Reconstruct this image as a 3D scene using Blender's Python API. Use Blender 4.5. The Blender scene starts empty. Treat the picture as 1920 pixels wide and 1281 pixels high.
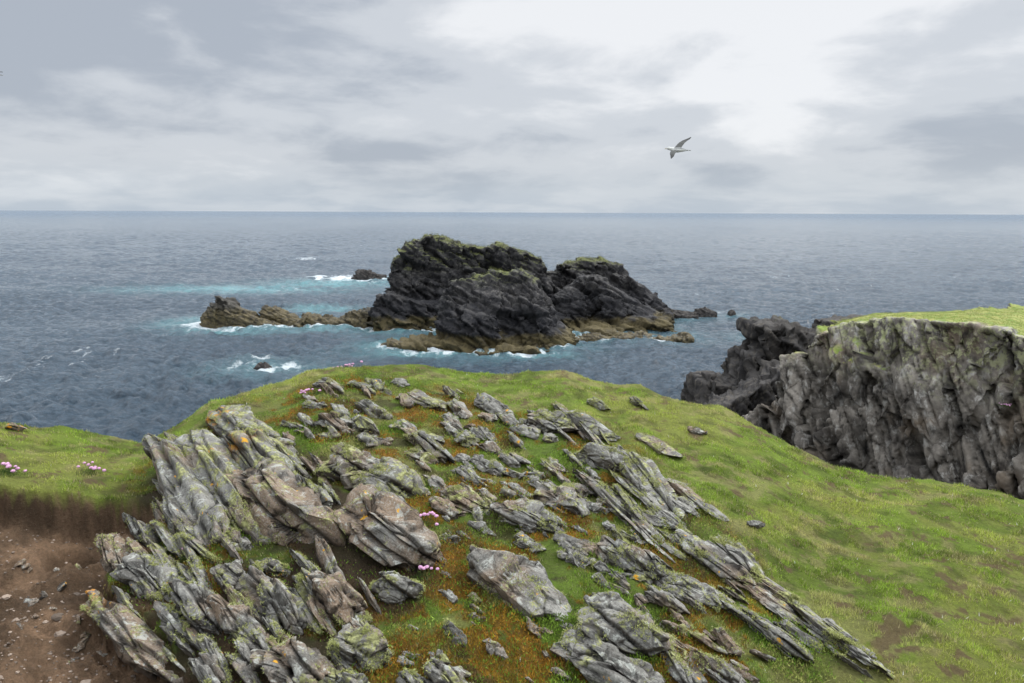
import bpy, bmesh, math, random, time
import numpy as np
from mathutils import Matrix, Vector
T0=time.time()
random.seed(5); rng=np.random.default_rng(7)
C=bpy.context.scene.collection
H=18.0; F=1280.0
# ---------------------------------------------------------------- camera
pitch=math.atan(242.5/F); roll=0.0042
RM=Matrix.Rotation(math.pi/2-pitch,3,'X')@Matrix.Rotation(roll,3,'Z')
cam_d=bpy.data.cameras.new('camera'); cam_d.lens=24; cam_d.sensor_width=36; cam_d.clip_end=80000; cam_d.clip_start=0.05
cam=bpy.data.objects.new('camera',cam_d); C.objects.link(cam)
cam.matrix_world=Matrix.Translation((0,0,H))@RM.to_4x4()
bpy.context.scene.camera=cam
RN=np.array(RM)
def ray(u,v):
    d=RN@np.array([(u-960)/F,-(v-640.5)/F,-1.0]); return d
def PY(u,v,y):
    d=ray(u,v); return np.array([0,0,H])+d*(y/d[1])
def PZ(u,v,z):
    d=ray(u,v); return np.array([0,0,H])+d*((z-H)/d[2])
# ---------------------------------------------------------------- numpy noise
def _h(ix,iy,iz,s):
    n=(ix*73856093)^(iy*19349663)^(iz*83492791)^(s*26544357)
    n=n&0xffffffff
    n=((n^(n>>15))*224682251)&0xffffffff
    n=((n^(n>>13))*326648991)&0xffffffff
    n=n^(n>>16)
    return n.astype(np.float64)/4294967296.0
def vn2(x,y,s=0):
    ix=np.floor(x).astype(np.int64); iy=np.floor(y).astype(np.int64)
    fx=x-ix; fy=y-iy; fx=fx*fx*(3-2*fx); fy=fy*fy*(3-2*fy); z=np.zeros_like(ix)
    a=_h(ix,iy,z,s); b=_h(ix+1,iy,z,s); c=_h(ix,iy+1,z,s); d=_h(ix+1,iy+1,z,s)
    return (a+(b-a)*fx+(c-a)*fy+(a-b-c+d)*fx*fy)*2-1
def fbm2(x,y,o=4,s=0,g=.5):
    r=0;a=1;t=0
    for k in range(o):
        r=r+a*vn2(x*2**k+17.3*k,y*2**k-9.1*k,s+k); t+=a; a*=g
    return r/t
def vn3(p,s=0):
    i=np.floor(p).astype(np.int64); f=p-i; f=f*f*(3-2*f)
    r=0
    for a in (0,1):
        for b in (0,1):
            for c in (0,1):
                w=(f[:,0] if a else 1-f[:,0])*(f[:,1] if b else 1-f[:,1])*(f[:,2] if c else 1-f[:,2])
                r=r+w*_h(i[:,0]+a,i[:,1]+b,i[:,2]+c,s)
    return r*2-1
def fbm3(p,o=4,s=0,g=.5):
    r=0;a=1;t=0
    for k in range(o):
        r=r+a*vn3(p*2**k+13.7*k,s+k); t+=a; a*=g
    return r/t
def voro(p,s=0):
    i=np.floor(p).astype(np.int64)
    n=len(p); f1=np.full(n,9.);f2=np.full(n,9.);cr=np.zeros(n)
    for a in (-1,0,1):
        for b in (-1,0,1):
            for c in (-1,0,1):
                cx,cy,cz=i[:,0]+a,i[:,1]+b,i[:,2]+c
                q=np.stack([cx+_h(cx,cy,cz,s+1),cy+_h(cx,cy,cz,s+2),cz+_h(cx,cy,cz,s+3)],1)
                dv=p-q; d=np.sqrt((dv**2).sum(1)); k=_h(cx,cy,cz,s+4)
                k=k-.5+(dv[:,0]*(_h(cx,cy,cz,s+5)-.5)+dv[:,1]*(_h(cx,cy,cz,s+6)-.5)+dv[:,2]*(_h(cx,cy,cz,s+7)-.5))*2.0
                m=d<f1
                f2=np.where(m,f1,np.minimum(f2,d)); cr=np.where(m,k,cr); f1=np.where(m,d,f1)
    return f1,f2,cr
def sstep(a,b,x):
    t=np.clip((x-a)/(b-a),0,1); return t*t*(3-2*t)
# ---------------------------------------------------------------- mesh helpers
def mesh_obj(name,V,Fc,mat,origin=None,parent=None,attrs=None,smooth=True):
    V=np.asarray(V,dtype=np.float64); Fc=np.asarray(Fc,dtype=np.int32)
    if origin is not None: V=V-np.asarray(origin)
    me=bpy.data.meshes.new(name); n=len(V); m,k=Fc.shape
    me.vertices.add(n); me.vertices.foreach_set('co',V.astype(np.float32).ravel())
    me.loops.add(m*k); me.loops.foreach_set('vertex_index',Fc.ravel())
    me.polygons.add(m); me.polygons.foreach_set('loop_start',np.arange(0,m*k,k,dtype=np.int32))
    me.polygons.foreach_set('use_smooth',np.full(m,smooth,dtype=bool))
    me.update(calc_edges=True)
    for an,av in (attrs or {}).items():
        av=np.asarray(av,dtype=np.float32)
        if av.ndim==1:
            at=me.attributes.new(an,'FLOAT','POINT'); at.data.foreach_set('value',av)
        elif an=='loc':
            at=me.attributes.new(an,'FLOAT_VECTOR','POINT'); at.data.foreach_set('vector',av.ravel())
        else:
            at=me.attributes.new(an,'FLOAT_COLOR','POINT')
            at.data.foreach_set('color',np.concatenate([av,np.ones((n,1),np.float32)],1).ravel())
    if mat: me.materials.append(mat)
    o=bpy.data.objects.new(name,me); C.objects.link(o)
    if origin is not None: o.location=tuple(float(q) for q in origin)
    if parent is not None:
        o.parent=parent
        if origin is not None: o.location=tuple(np.array(o.location)-np.array(parent.location))
    return o
def tag(o,label=None,cat=None,group=None,kind=None):
    if label:o['label']=label
    if cat:o['category']=cat
    if group:o['group']=group
    if kind:o['kind']=kind
    return o
def grid_faces(nr,nc):
    i=np.arange(nr-1)[:,None]*nc+np.arange(nc-1)[None,:]
    i=i.ravel(); return np.stack([i,i+1,i+nc+1,i+nc],1)
# ---------------------------------------------------------------- material helpers
class NT:
    def __init__(s,name):
        s.m=bpy.data.materials.new(name); s.m.use_nodes=True; s.t=s.m.node_tree; s.n=s.t.nodes; s.l=s.t.links
        s.b=s.n['Principled BSDF']; s.out=s.n['Material Output']
    def set(s,inp,v):
        if isinstance(v,bpy.types.NodeSocket): s.l.new(v,inp)
        elif isinstance(v,(tuple,list)) and len(v)==3 and inp.type=='RGBA': inp.default_value=(*v,1)
        else: inp.default_value=v
    def pos(s):
        return s.n.new('ShaderNodeNewGeometry').outputs['Position']
    def scale(s,vec,sc):
        n=s.n.new('ShaderNodeVectorMath'); n.operation='MULTIPLY'; s.l.new(vec,n.inputs[0]); n.inputs[1].default_value=sc; return n.outputs[0]
    def noise(s,vec,sc,det=4,ro=.55,dist=0):
        n=s.n.new('ShaderNodeTexNoise'); s.l.new(vec,n.inputs['Vector']); n.inputs['Scale'].default_value=sc
        n.inputs['Detail'].default_value=det; n.inputs['Roughness'].default_value=ro; n.inputs['Distortion'].default_value=dist; return n.outputs['Fac']
    def ramp(s,f,a,b,lo=0.,hi=1.):
        n=s.n.new('ShaderNodeMapRange'); n.interpolation_type='SMOOTHSTEP'; s.set(n.inputs[0],f); n.inputs[1].default_value=a; n.inputs[2].default_value=b
        n.inputs[3].default_value=lo; n.inputs[4].default_value=hi; return n.outputs[0]
    def mix(s,f,a,b):
        n=s.n.new('ShaderNodeMix'); n.data_type='RGBA'; s.set(n.inputs[0],f); s.set(n.inputs[6],a); s.set(n.inputs[7],b); return n.outputs[2]
    def math(s,op,a,b=0.):
        n=s.n.new('ShaderNodeMath'); n.operation=op; s.set(n.inputs[0],a); s.set(n.inputs[1],b); return n.outputs[0]
    def attr(s,nm,out='Fac'):
        n=s.n.new('ShaderNodeAttribute'); n.attribute_name=nm; return n.outputs[{True:'Color',False:'Fac'}.get(out,out)]
    def sep(s,v):
        n=s.n.new('ShaderNodeSeparateXYZ'); s.l.new(v,n.inputs[0]); return n.outputs
    def normal(s):
        return s.n.new('ShaderNodeNewGeometry').outputs['Normal']
    def bump(s,h,st,dist,prev=None):
        n=s.n.new('ShaderNodeBump'); s.l.new(h,n.inputs['Height']); n.inputs['Strength'].default_value=st; n.inputs['Distance'].default_value=dist
        if prev is not None: s.l.new(prev,n.inputs['Normal'])
        return n.outputs[0]
    def fin(s,col,rough=.85,nrm=None,spec=.3):
        s.set(s.b.inputs['Base Color'],col); s.set(s.b.inputs['Roughness'],rough); s.set(s.b.inputs['Specular IOR Level'],spec)
        if nrm is not None: s.l.new(nrm,s.b.inputs['Normal'])
        return s.m
def mat_near_rock(name,brown=0.0,lich=.5):
    t=NT(name); p=t.pos(); nz=t.sep(t.normal())[2]; lo=t.attr('loc','Vector')
    lam=t.noise(t.scale(lo,(6,60,22)),1.,5,.65,.5); lam2=t.noise(t.scale(lo,(3,20,9)),1.,4,.65,.6)
    c=t.mix(t.ramp(t.noise(p,7,7,.62),.32,.7),(.13,.124,.11),(.29,.28,.25))
    c=t.mix(t.ramp(t.noise(p,2.6,4),.50-brown*.3,.66-brown*.3,0,.85),c,(.24,.165,.105))
    c=t.mix(t.ramp(lam,.48,.34,0,.45),c,(.06,.054,.046)); c=t.mix(t.ramp(lam,.55,.7,0,.2),c,(.38,.37,.33))
    sp=t.noise(p,110,3,.7); c=t.mix(t.ramp(sp,.5,.68,0,.45),c,(.42,.41,.37))
    c=t.mix(t.ramp(sp,.45,.33,0,.5),c,(.06,.056,.05))
    w=t.math('MULTIPLY',t.ramp(t.noise(p,15,6,.75,.6),.55,.60),t.ramp(nz,.0,.6)); c=t.mix(t.math('MULTIPLY',w,.7),c,(.46,.47,.42))
    dk=t.ramp(t.noise(p,20,5,.7),.56,.66,0,.75); c=t.mix(dk,c,(.055,.05,.044))
    g=t.math('MULTIPLY',t.ramp(t.noise(p,9,8,.80,.4),.575-lich*.045,.61-lich*.045),t.ramp(nz,-.2,.4)); c=t.mix(t.math('MULTIPLY',g,.85),c,t.mix(t.ramp(t.noise(p,45,3),.35,.65),(.17,.17,.06),(.42,.43,.17)))
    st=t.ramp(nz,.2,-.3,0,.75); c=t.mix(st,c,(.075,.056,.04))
    c=t.mix(t.ramp(lam2,.41,.33,0,.75),c,(.026,.022,.018))
    c=t.mix(t.attr('cav_shade'),c,(.015,.012,.010))  # crevice shade painted into the rock colour
    og=t.math('MULTIPLY',t.attr('org'),t.ramp(t.noise(p,19,4,.6),.52,.55)); c=t.mix(og,c,(.62,.26,.015))
    og2=t.math('MULTIPLY',t.ramp(t.noise(p,13,4,.6),.68,.70),t.ramp(nz,.1,.5)); c=t.mix(og2,c,(.58,.30,.03))
    b=t.bump(lam2,.6,.009); b=t.bump(lam,.4,.004,b); b=t.bump(t.noise(p,34,9,.74),.9,.012,b); b=t.bump(t.noise(p,170,3,.7),.5,.004,b)
    return t.fin(c,.88,b,.25)
def mat_mass(name,kind):
    t=NT(name); p=t.pos(); nz=t.sep(t.normal())[2]; z=t.sep(p)[2]
    if kind=='stack':
        c=t.mix(t.ramp(t.noise(p,.9,7,.7),.35,.7),(.017,.016,.018),(.088,.082,.076))
        c=t.mix(t.ramp(t.noise(p,2.5,4,.7),.57,.67,0,.5),c,(.24,.22,.19))
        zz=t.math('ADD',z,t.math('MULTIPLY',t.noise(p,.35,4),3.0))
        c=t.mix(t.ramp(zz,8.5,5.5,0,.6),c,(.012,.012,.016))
        c=t.mix(t.ramp(zz,3.7,2.9,0,.93),c,t.mix(t.noise(p,1.6,5,.7),(.045,.034,.016),(.17,.135,.055)))
        gr=t.math('MULTIPLY',t.ramp(nz,.35,.8),t.ramp(zz,9.2,11.5)); gr=t.math('MULTIPLY',gr,t.ramp(t.noise(p,.5,6,.75),.42,.56))
        c=t.mix(gr,c,t.mix(t.noise(p,2,4),(.085,.10,.03),(.21,.22,.08)))
        c=t.mix(t.attr('cav_shade'),c,(.005,.005,.006))  # shade of the clefts painted near black into the colour
        b=t.bump(t.noise(p,2.2,9,.72),.8,.22)
        return t.fin(c,.75,b,.3)
    if kind=='skerry':
        c=t.mix(t.ramp(t.noise(p,1.6,6,.7),.3,.7),(.04,.030,.015),(.17,.135,.06))
        zz=t.math('ADD',z,t.math('MULTIPLY',t.noise(p,.4,4),2.0))
        c=t.mix(t.ramp(zz,3.0,4.2),c,t.mix(t.noise(p,1.2,5,.7),(.02,.018,.016),(.09,.08,.06)))
        c=t.mix(t.attr('cav_shade'),c,(.012,.01,.008))  # painted shade in the skerry cracks
        b=t.bump(t.noise(p,2.5,8,.75),1.,.2); return t.fin(c,.6,b,.4)
    dark=(kind=='dark')
    c=t.mix(t.ramp(t.noise(p,1.3,8,.72),.35,.7),(.026,.024,.024) if dark else (.10,.088,.075),(.10,.092,.085) if dark else (.34,.305,.26))
    c=t.mix(t.ramp(t.noise(t.scale(p,(1,1,.5)),4.5,5,.7),.52,.62,0,.7),c,(.12,.105,.085) if dark else (.46,.44,.40))
    c=t.mix(t.ramp(t.noise(p,.6,3),.50,.66,0,.5),c,(.04,.035,.03) if dark else (.24,.17,.105))
    zz=t.math('ADD',z,t.math('MULTIPLY',t.noise(p,1.1,4),1.6))
    if not dark:
        c=t.mix(t.ramp(t.noise(t.scale(p,(1,1,.35)),1.6,6,.72),.56,.64,0,.75),c,(.035,.03,.027))
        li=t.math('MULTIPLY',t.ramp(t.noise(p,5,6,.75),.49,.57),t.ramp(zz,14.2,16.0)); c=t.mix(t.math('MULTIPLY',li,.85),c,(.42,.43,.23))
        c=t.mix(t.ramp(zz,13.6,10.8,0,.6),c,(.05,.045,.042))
        gr=t.math('MULTIPLY',t.ramp(nz,.45,.75),t.attr('turf'))
    else: gr=t.math('MULTIPLY',t.math('MULTIPLY',t.ramp(nz,.75,.92),t.ramp(zz,14.6,15.2)),.7)
    c=t.mix(gr,c,t.mix(t.ramp(t.noise(p,2.2,6,.7),.35,.65),(.13,.20,.03),(.32,.31,.10)))
    c=t.mix(t.attr('cav_shade'),c,(.008,.007,.006))  # cliff cracks: shade put into the colour
    b=t.bump(t.noise(p,9,8,.72),.7,.035)
    return t.fin(c,.85,b,.25)
def mat_attr(name,rough=.8,trans=.35,nb=0):
    t=NT(name); c=t.attr('Col',True)
    t.fin(c,rough,None,.2)
    if trans:
        tr=t.n.new('ShaderNodeBsdfTranslucent'); t.l.new(c,tr.inputs[0]); mx=t.n.new('ShaderNodeMixShader'); mx.inputs[0].default_value=trans
        t.l.new(t.b.outputs[0],mx.inputs[1]); t.l.new(tr.outputs[0],mx.inputs[2]); t.l.new(mx.outputs[0],t.out.inputs[0])
    return t.m
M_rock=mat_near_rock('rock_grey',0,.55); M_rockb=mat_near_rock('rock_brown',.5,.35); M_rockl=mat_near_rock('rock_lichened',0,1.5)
M_stack=mat_mass('stack_rock','stack'); M_sk=mat_mass('skerry_rock','skerry'); M_cl=mat_mass('cliff_rock','cliff'); M_dk=mat_mass('dark_rock','dark')
M_blade=mat_attr('blades'); M_lich=mat_attr('lichen',.95,.15)
t=NT('ground'); c=t.attr('Col',True); p=t.pos()
c2=t.mix(t.ramp(t.noise(p,60,6,.75),.35,.7,.0,.5),c,(.06,.045,.028)); c3=t.mix(t.ramp(t.noise(p,140,3,.7),.58,.7,0,.3),c2,(.40,.32,.22))
M_ground=t.fin(c3,.95,t.bump(t.noise(p,26,9,.80),1.,.055),.15)
# ---------------------------------------------------------------- headland terrain
edge=[(-400,790,6.6),(0,788,6.6),(60,797,6.6),(130,804,6.6),(210,816,6.5),(262,832,6.2),(330,800,6.2),(395,752,6.3),(450,733,6.5),(540,708,6.8),(600,688,7),(640,683,7),(720,682,7.1),(800,684,7.1),(870,692,7.1),
(960,699,7.2),(1000,693,7.2),(1060,695,7.1),(1100,708,7),(1150,718,7),(1200,720,6.9),(1240,736,6.8),(1290,749,6.7),(1350,759,6.6),(1400,787,6.4),(1440,806,6.3),(1500,840,6.2),(1560,868,6.1),(1640,886,6.1),(1720,892,6.2),(1800,902,6.2),(1870,918,6.2),(1920,932,6.2),(2300,1000,6.2)]
AZ=[];RE=[];KE=[]
for u,v,R in edge:
    d=ray(u,v+4); AZ.append(math.atan2(d[0],d[1])); KE.append(-d[2]/math.hypot(d[0],d[1])); RE.append(R)
AZ=np.array(AZ);RE=np.array(RE);KE=np.array(KE)
def poly_sd(x,y,P):
    P=np.asarray(P); n=len(P); ins=np.zeros(x.shape,bool); dm=np.full(x.shape,1e9)
    for i in range(n):
        a=P[i];b=P[(i+1)%n]
        e=b-a; t=np.clip(((x-a[0])*e[0]+(y-a[1])*e[1])/(e@e),0,1)
        dm=np.minimum(dm,np.hypot(x-a[0]-t*e[0],y-a[1]-t*e[1]))
        cnd=((a[1]>y)!=(b[1]>y))
        with np.errstate(divide='ignore',invalid='ignore'):
            xi=(b[0]-a[0])*(y-a[1])/(b[1]-a[1]+1e-12)+a[0]
        ins^=(cnd&(x<xi))
    return np.where(ins,dm,-dm)
PIT=[PZ(u,v,H-dz)[:2] for u,v,dz in [(-300,955,1.78),(0,950,1.78),(100,940,1.78),(200,924,1.75),(285,925,1.75),(330,990,1.8),(290,1060,1.85),(235,1110,1.9),(250,1200,1.95),(310,1290,1.95),(350,1600,1.95),(-500,1700,1.95)]]
OUT=[PZ(u,v,H-1.65)[:2] for u,v in [(260,830),(400,770),(560,735),(700,705),(850,725),(1000,760),(1150,790),(1290,930),(1480,1090),(1700,1270),(1800,1500),(200,1500),(120,1150),(200,980)]]
STONY=[PZ(u,v,H-1.65)[:2] for u,v in [(255,850),(420,800),(600,850),(700,960),(830,1075),(730,1130),(700,1230),(640,1400),(180,1400),(120,1150),(200,980)]]
HOLE=PZ(152,1028,H-1.95)
def pitmask(x,y):
    w=.13*fbm2(x*4,y*4,6,91,.66)
    return sstep(-.02,.07,poly_sd(x+w,y+w,PIT))
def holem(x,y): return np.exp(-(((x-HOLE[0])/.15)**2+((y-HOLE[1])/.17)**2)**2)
def terr(x,y,fine=True):
    x=np.asarray(x,float);y=np.asarray(y,float)
    r=np.hypot(x,y)+1e-6; a=np.arctan2(x,y)
    Re=np.interp(a,AZ,RE); ke=np.interp(a,AZ,KE); ze=-ke*Re
    t=np.clip(r/Re,0,1); z=-1.68+(ze+1.68)*t**1.5
    d=np.maximum(r-Re,0); z=z-.35*d-1.5*d*d/(1+d)
    fall=sstep(1.5,3.,d)
    z=z+.07*fbm2(x*1.1,y*1.1,3,3)*(1-.6*t)+.055*fbm2(x*3.4,y*3.4,6,5,.58)*(1-.35*t)+fall*.8*fbm2(x*.9,y*.9,4,8)
    m=pitmask(x,y); z=z-m*(.22+.11*fbm2(x*2.2,y*2.2,5,40)+.085*fbm2(x*7,y*7,5,42,.66))
    z=z-.34*holem(x,y)
    return H+np.maximum(z,-19.5)
def hit(u,v,h=0.0):
    d=ray(u,v); hr=math.hypot(d[0],d[1]); r=np.linspace(1.2,8.2,600)
    x=d[0]/hr*r; y=d[1]/hr*r; z=H+d[2]/hr*r
    w=np.where(z<terr(x,y)+h)[0]
    k=w[0] if len(w) else None
    if k is None or r[k]>7.6: return None
    return np.array([x[k],y[k],z[k]])
G=np.array
def ground_col(x,y):
    sd=poly_sd(x,y,OUT)+.25*fbm2(x*2,y*2,3,21); o=sstep(-.15,.3,sd); pm=pitmask(x,y)
    stn=sstep(-.1,.12,poly_sd(x,y,STONY)+.15*fbm2(x*3,y*3,3,23))*(1-.8*sstep(.10,.3,fbm2(x*2.7,y*2.7,3,25)))
    n1=fbm2(x*1.3,y*1.3,6,31,.68); n2=fbm2(x*4.6+9,y*4.6,6,51,.70); n3=fbm2(x*8,y*8,5,71,.6)
    g=G([.23,.33,.042])[None]*(1+.7*n3[:,None])
    g=g+(sstep(-.08,.22,n1)*.65)[:,None]*(G([.41,.43,.10])-g)
    straw=sstep(.10,.28,n2+.20*sstep(.8,2.6,x)*sstep(4.5,2.5,y)); g=g+(straw*.5)[:,None]*(G([.50,.42,.20])-g)
    dkp=sstep(.08,.28,fbm2(x*6+30,y*6,5,57,.65)); g=g*(1-.38*dkp)[:,None]
    hcol=G([.15,.24,.03])[None]*(1+.7*n3[:,None]); q=hcol
    st2=sstep(.02,.27,fbm2(x*3.6+7,y*3.6,4,66)); q=q+(st2*.7)[:,None]*(G([.34,.32,.11])-q)
    ru=sstep(-.05,.09,fbm2(x*3.8,y*3.8+4,6,61,.68)); rc=G([.30,.125,.016])*(1+.8*fbm2(x*14,y*14,3,63)[:,None]); q=q+(ru*.9)[:,None]*(rc-q)
    pe=sstep(.14,.28,fbm2(x*4.1-7,y*4.1,5,64,.6)); q=q+(pe*.75)[:,None]*(G([.07,.048,.03])-q)
    c=g+(o*.88)[:,None]*(q-g)
    bare=sstep(.26,.33,fbm2(x*7.5+3,y*7.5-8,6,88,.70))*(1-o); c=c+(bare*.85)[:,None]*(G([.17,.11,.065])-c)
    c=c+(stn*.92)[:,None]*(G([.055,.038,.025])*(1+.5*n3[:,None])-c)
    s=G([.30,.19,.115])[None]*(1+.7*fbm2(x*9,y*9,6,77,.70)[:,None]); s=s*(1-.45*sstep(-.05,.35,fbm2(x*2.6,y*2.6,6,79,.6)))[:,None]
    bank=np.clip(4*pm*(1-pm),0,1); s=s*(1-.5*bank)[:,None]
    s=s*(1-.95*holem(x,y))[:,None]  # shade inside the hollow painted into the soil colour
    c=c+sstep(.02,.2,pm)[:,None]*(s-c)
    return np.clip(c,.006,1),o,pm,ru*o,np.maximum(bare,stn),straw
nr,nc=620,1150
rr=.7*np.exp(np.linspace(0,1,nr)**.8*math.log(24/.7)); aa=np.radians(np.linspace(-85,85,nc))
X=(rr[:,None]*np.sin(aa)[None]).ravel(); Y=(rr[:,None]*np.cos(aa)[None]).ravel(); Z=terr(X,Y)
col,o_,pm_,_,ba_,_=ground_col(X,Y)
soilm=np.maximum(sstep(.02,.2,pm_),ba_); col=col*(.78+.22*soilm)[:,None]  # shade between blades painted in: ground colour darker under grass
Rr=np.hypot(X,Y); far=sstep(.9,1.8,Rr-np.interp(np.arctan2(X,Y),AZ,RE)); col=col+far[:,None]*(G([.09,.08,.07])-col)
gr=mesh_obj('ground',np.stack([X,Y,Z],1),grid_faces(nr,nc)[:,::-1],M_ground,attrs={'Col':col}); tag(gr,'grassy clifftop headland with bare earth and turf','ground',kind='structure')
print('terrain',time.time()-T0)
# ---------------------------------------------------------------- blades
def blades(name,P,h,w,col,lean=.6,mat=None,up=None,parent=None,origin=None):
    n=len(P); a=rng.random(n)*2*np.pi; side=np.stack([np.cos(a),np.sin(a),np.zeros(n)],1)
    b=rng.random(n)*2*np.pi; l=lean*rng.random(n)
    U=np.tile(G([0,0,1.]),(n,1)) if up is None else up
    tip=P+U*(h*np.sqrt(np.maximum(1-l*l*.8,.1)))[:,None]+np.stack([np.cos(b),np.sin(b),np.zeros(n)],1)*(h*l)[:,None]
    V=np.empty((n,3,3)); V[:,0]=P-side*(w/2)[:,None]; V[:,1]=P+side*(w/2)[:,None]; V[:,2]=tip
    cc=np.repeat(col,3,axis=0)
    o=mesh_obj(name,V.reshape(-1,3),np.arange(3*n).reshape(n,3),mat or M_blade,attrs={'Col':cc},smooth=False,parent=parent,origin=origin)
    if parent is not None: o['kind']='stuff'
    return o
N=720000
a=np.radians(rng.uniform(-42,42,N)); r=1.9*np.exp(rng.random(N)**.8*math.log(7.9/1.9))
x=r*np.sin(a); y=r*np.cos(a)
cg,o,pm,ru,bare,straw=ground_col(x,y)
clump=sstep(-.2,.2,fbm2(x*10,y*10,5,131,.6))
dens=(1-sstep(.0,.08,pm)*.995)*(1-.9*bare)*(1-.4*o)*(1-.6*ru)*(.15+.85*clump); keep=rng.random(N)<dens
x,y,r,cg,o,ru,straw,clump=x[keep],y[keep],r[keep],cg[keep],o[keep],ru[keep],straw[keep],clump[keep]; n=len(x)
z=terr(x,y)-.003
tall=.5+.5*fbm2(x*5,y*5,4,15)
h=(.009+.013*rng.random(n))*(.4+1.3*tall)*(.4+.9*clump)*(1-.2*o); w=.0011+.0006*r
j=rng.random((n,1)); cb=cg*(.5+1.25*j)
dead=rng.random(n)<.15; cb[dead]=G([.56,.49,.27])*(.6+.5*rng.random((dead.sum(),1)))
fl=rng.random(n)<.0010; cb[fl]=G([.85,.83,.78]); h[fl]=.022; w[fl]*=1.7
tag(blades('grass',np.stack([x,y,z],1),h,w,np.clip(cb,0,1),.9),'short green and straw coloured clifftop grass','grass',kind='stuff')
N=380000
a=np.radians(rng.uniform(-42,42,N)); r=1.9*np.exp(rng.random(N)**.8*math.log(7.0/1.9)); x=r*np.sin(a); y=r*np.cos(a)
cg,o,pm,ru,bare,straw=ground_col(x,y)
cl=sstep(-.15,.15,fbm2(x*4.5,y*4.5,4,101)); keep=rng.random(N)<o*np.maximum(cl,ru)*(1-pm)*(1-.6*bare)
x,y,r,cg,cl=x[keep],y[keep],r[keep],cg[keep],cl[keep]; n=len(x)
z=terr(x,y)+cl*.03*rng.random(n)
cb=cg*(.4+1.2*rng.random((n,1))); gm=rng.random(n)<.24; cb[gm]=G([.17,.29,.035])*(.5+.8*rng.random((gm.sum(),1)))
tag(blades('ground_cover',np.stack([x,y,z],1),.006+.011*rng.random(n),.003+.0011*r,np.clip(cb,0,1),1.),'low leafy herbs and rusty moss between the rocks','ground cover',kind='stuff')
print('grass',time.time()-T0)
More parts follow.
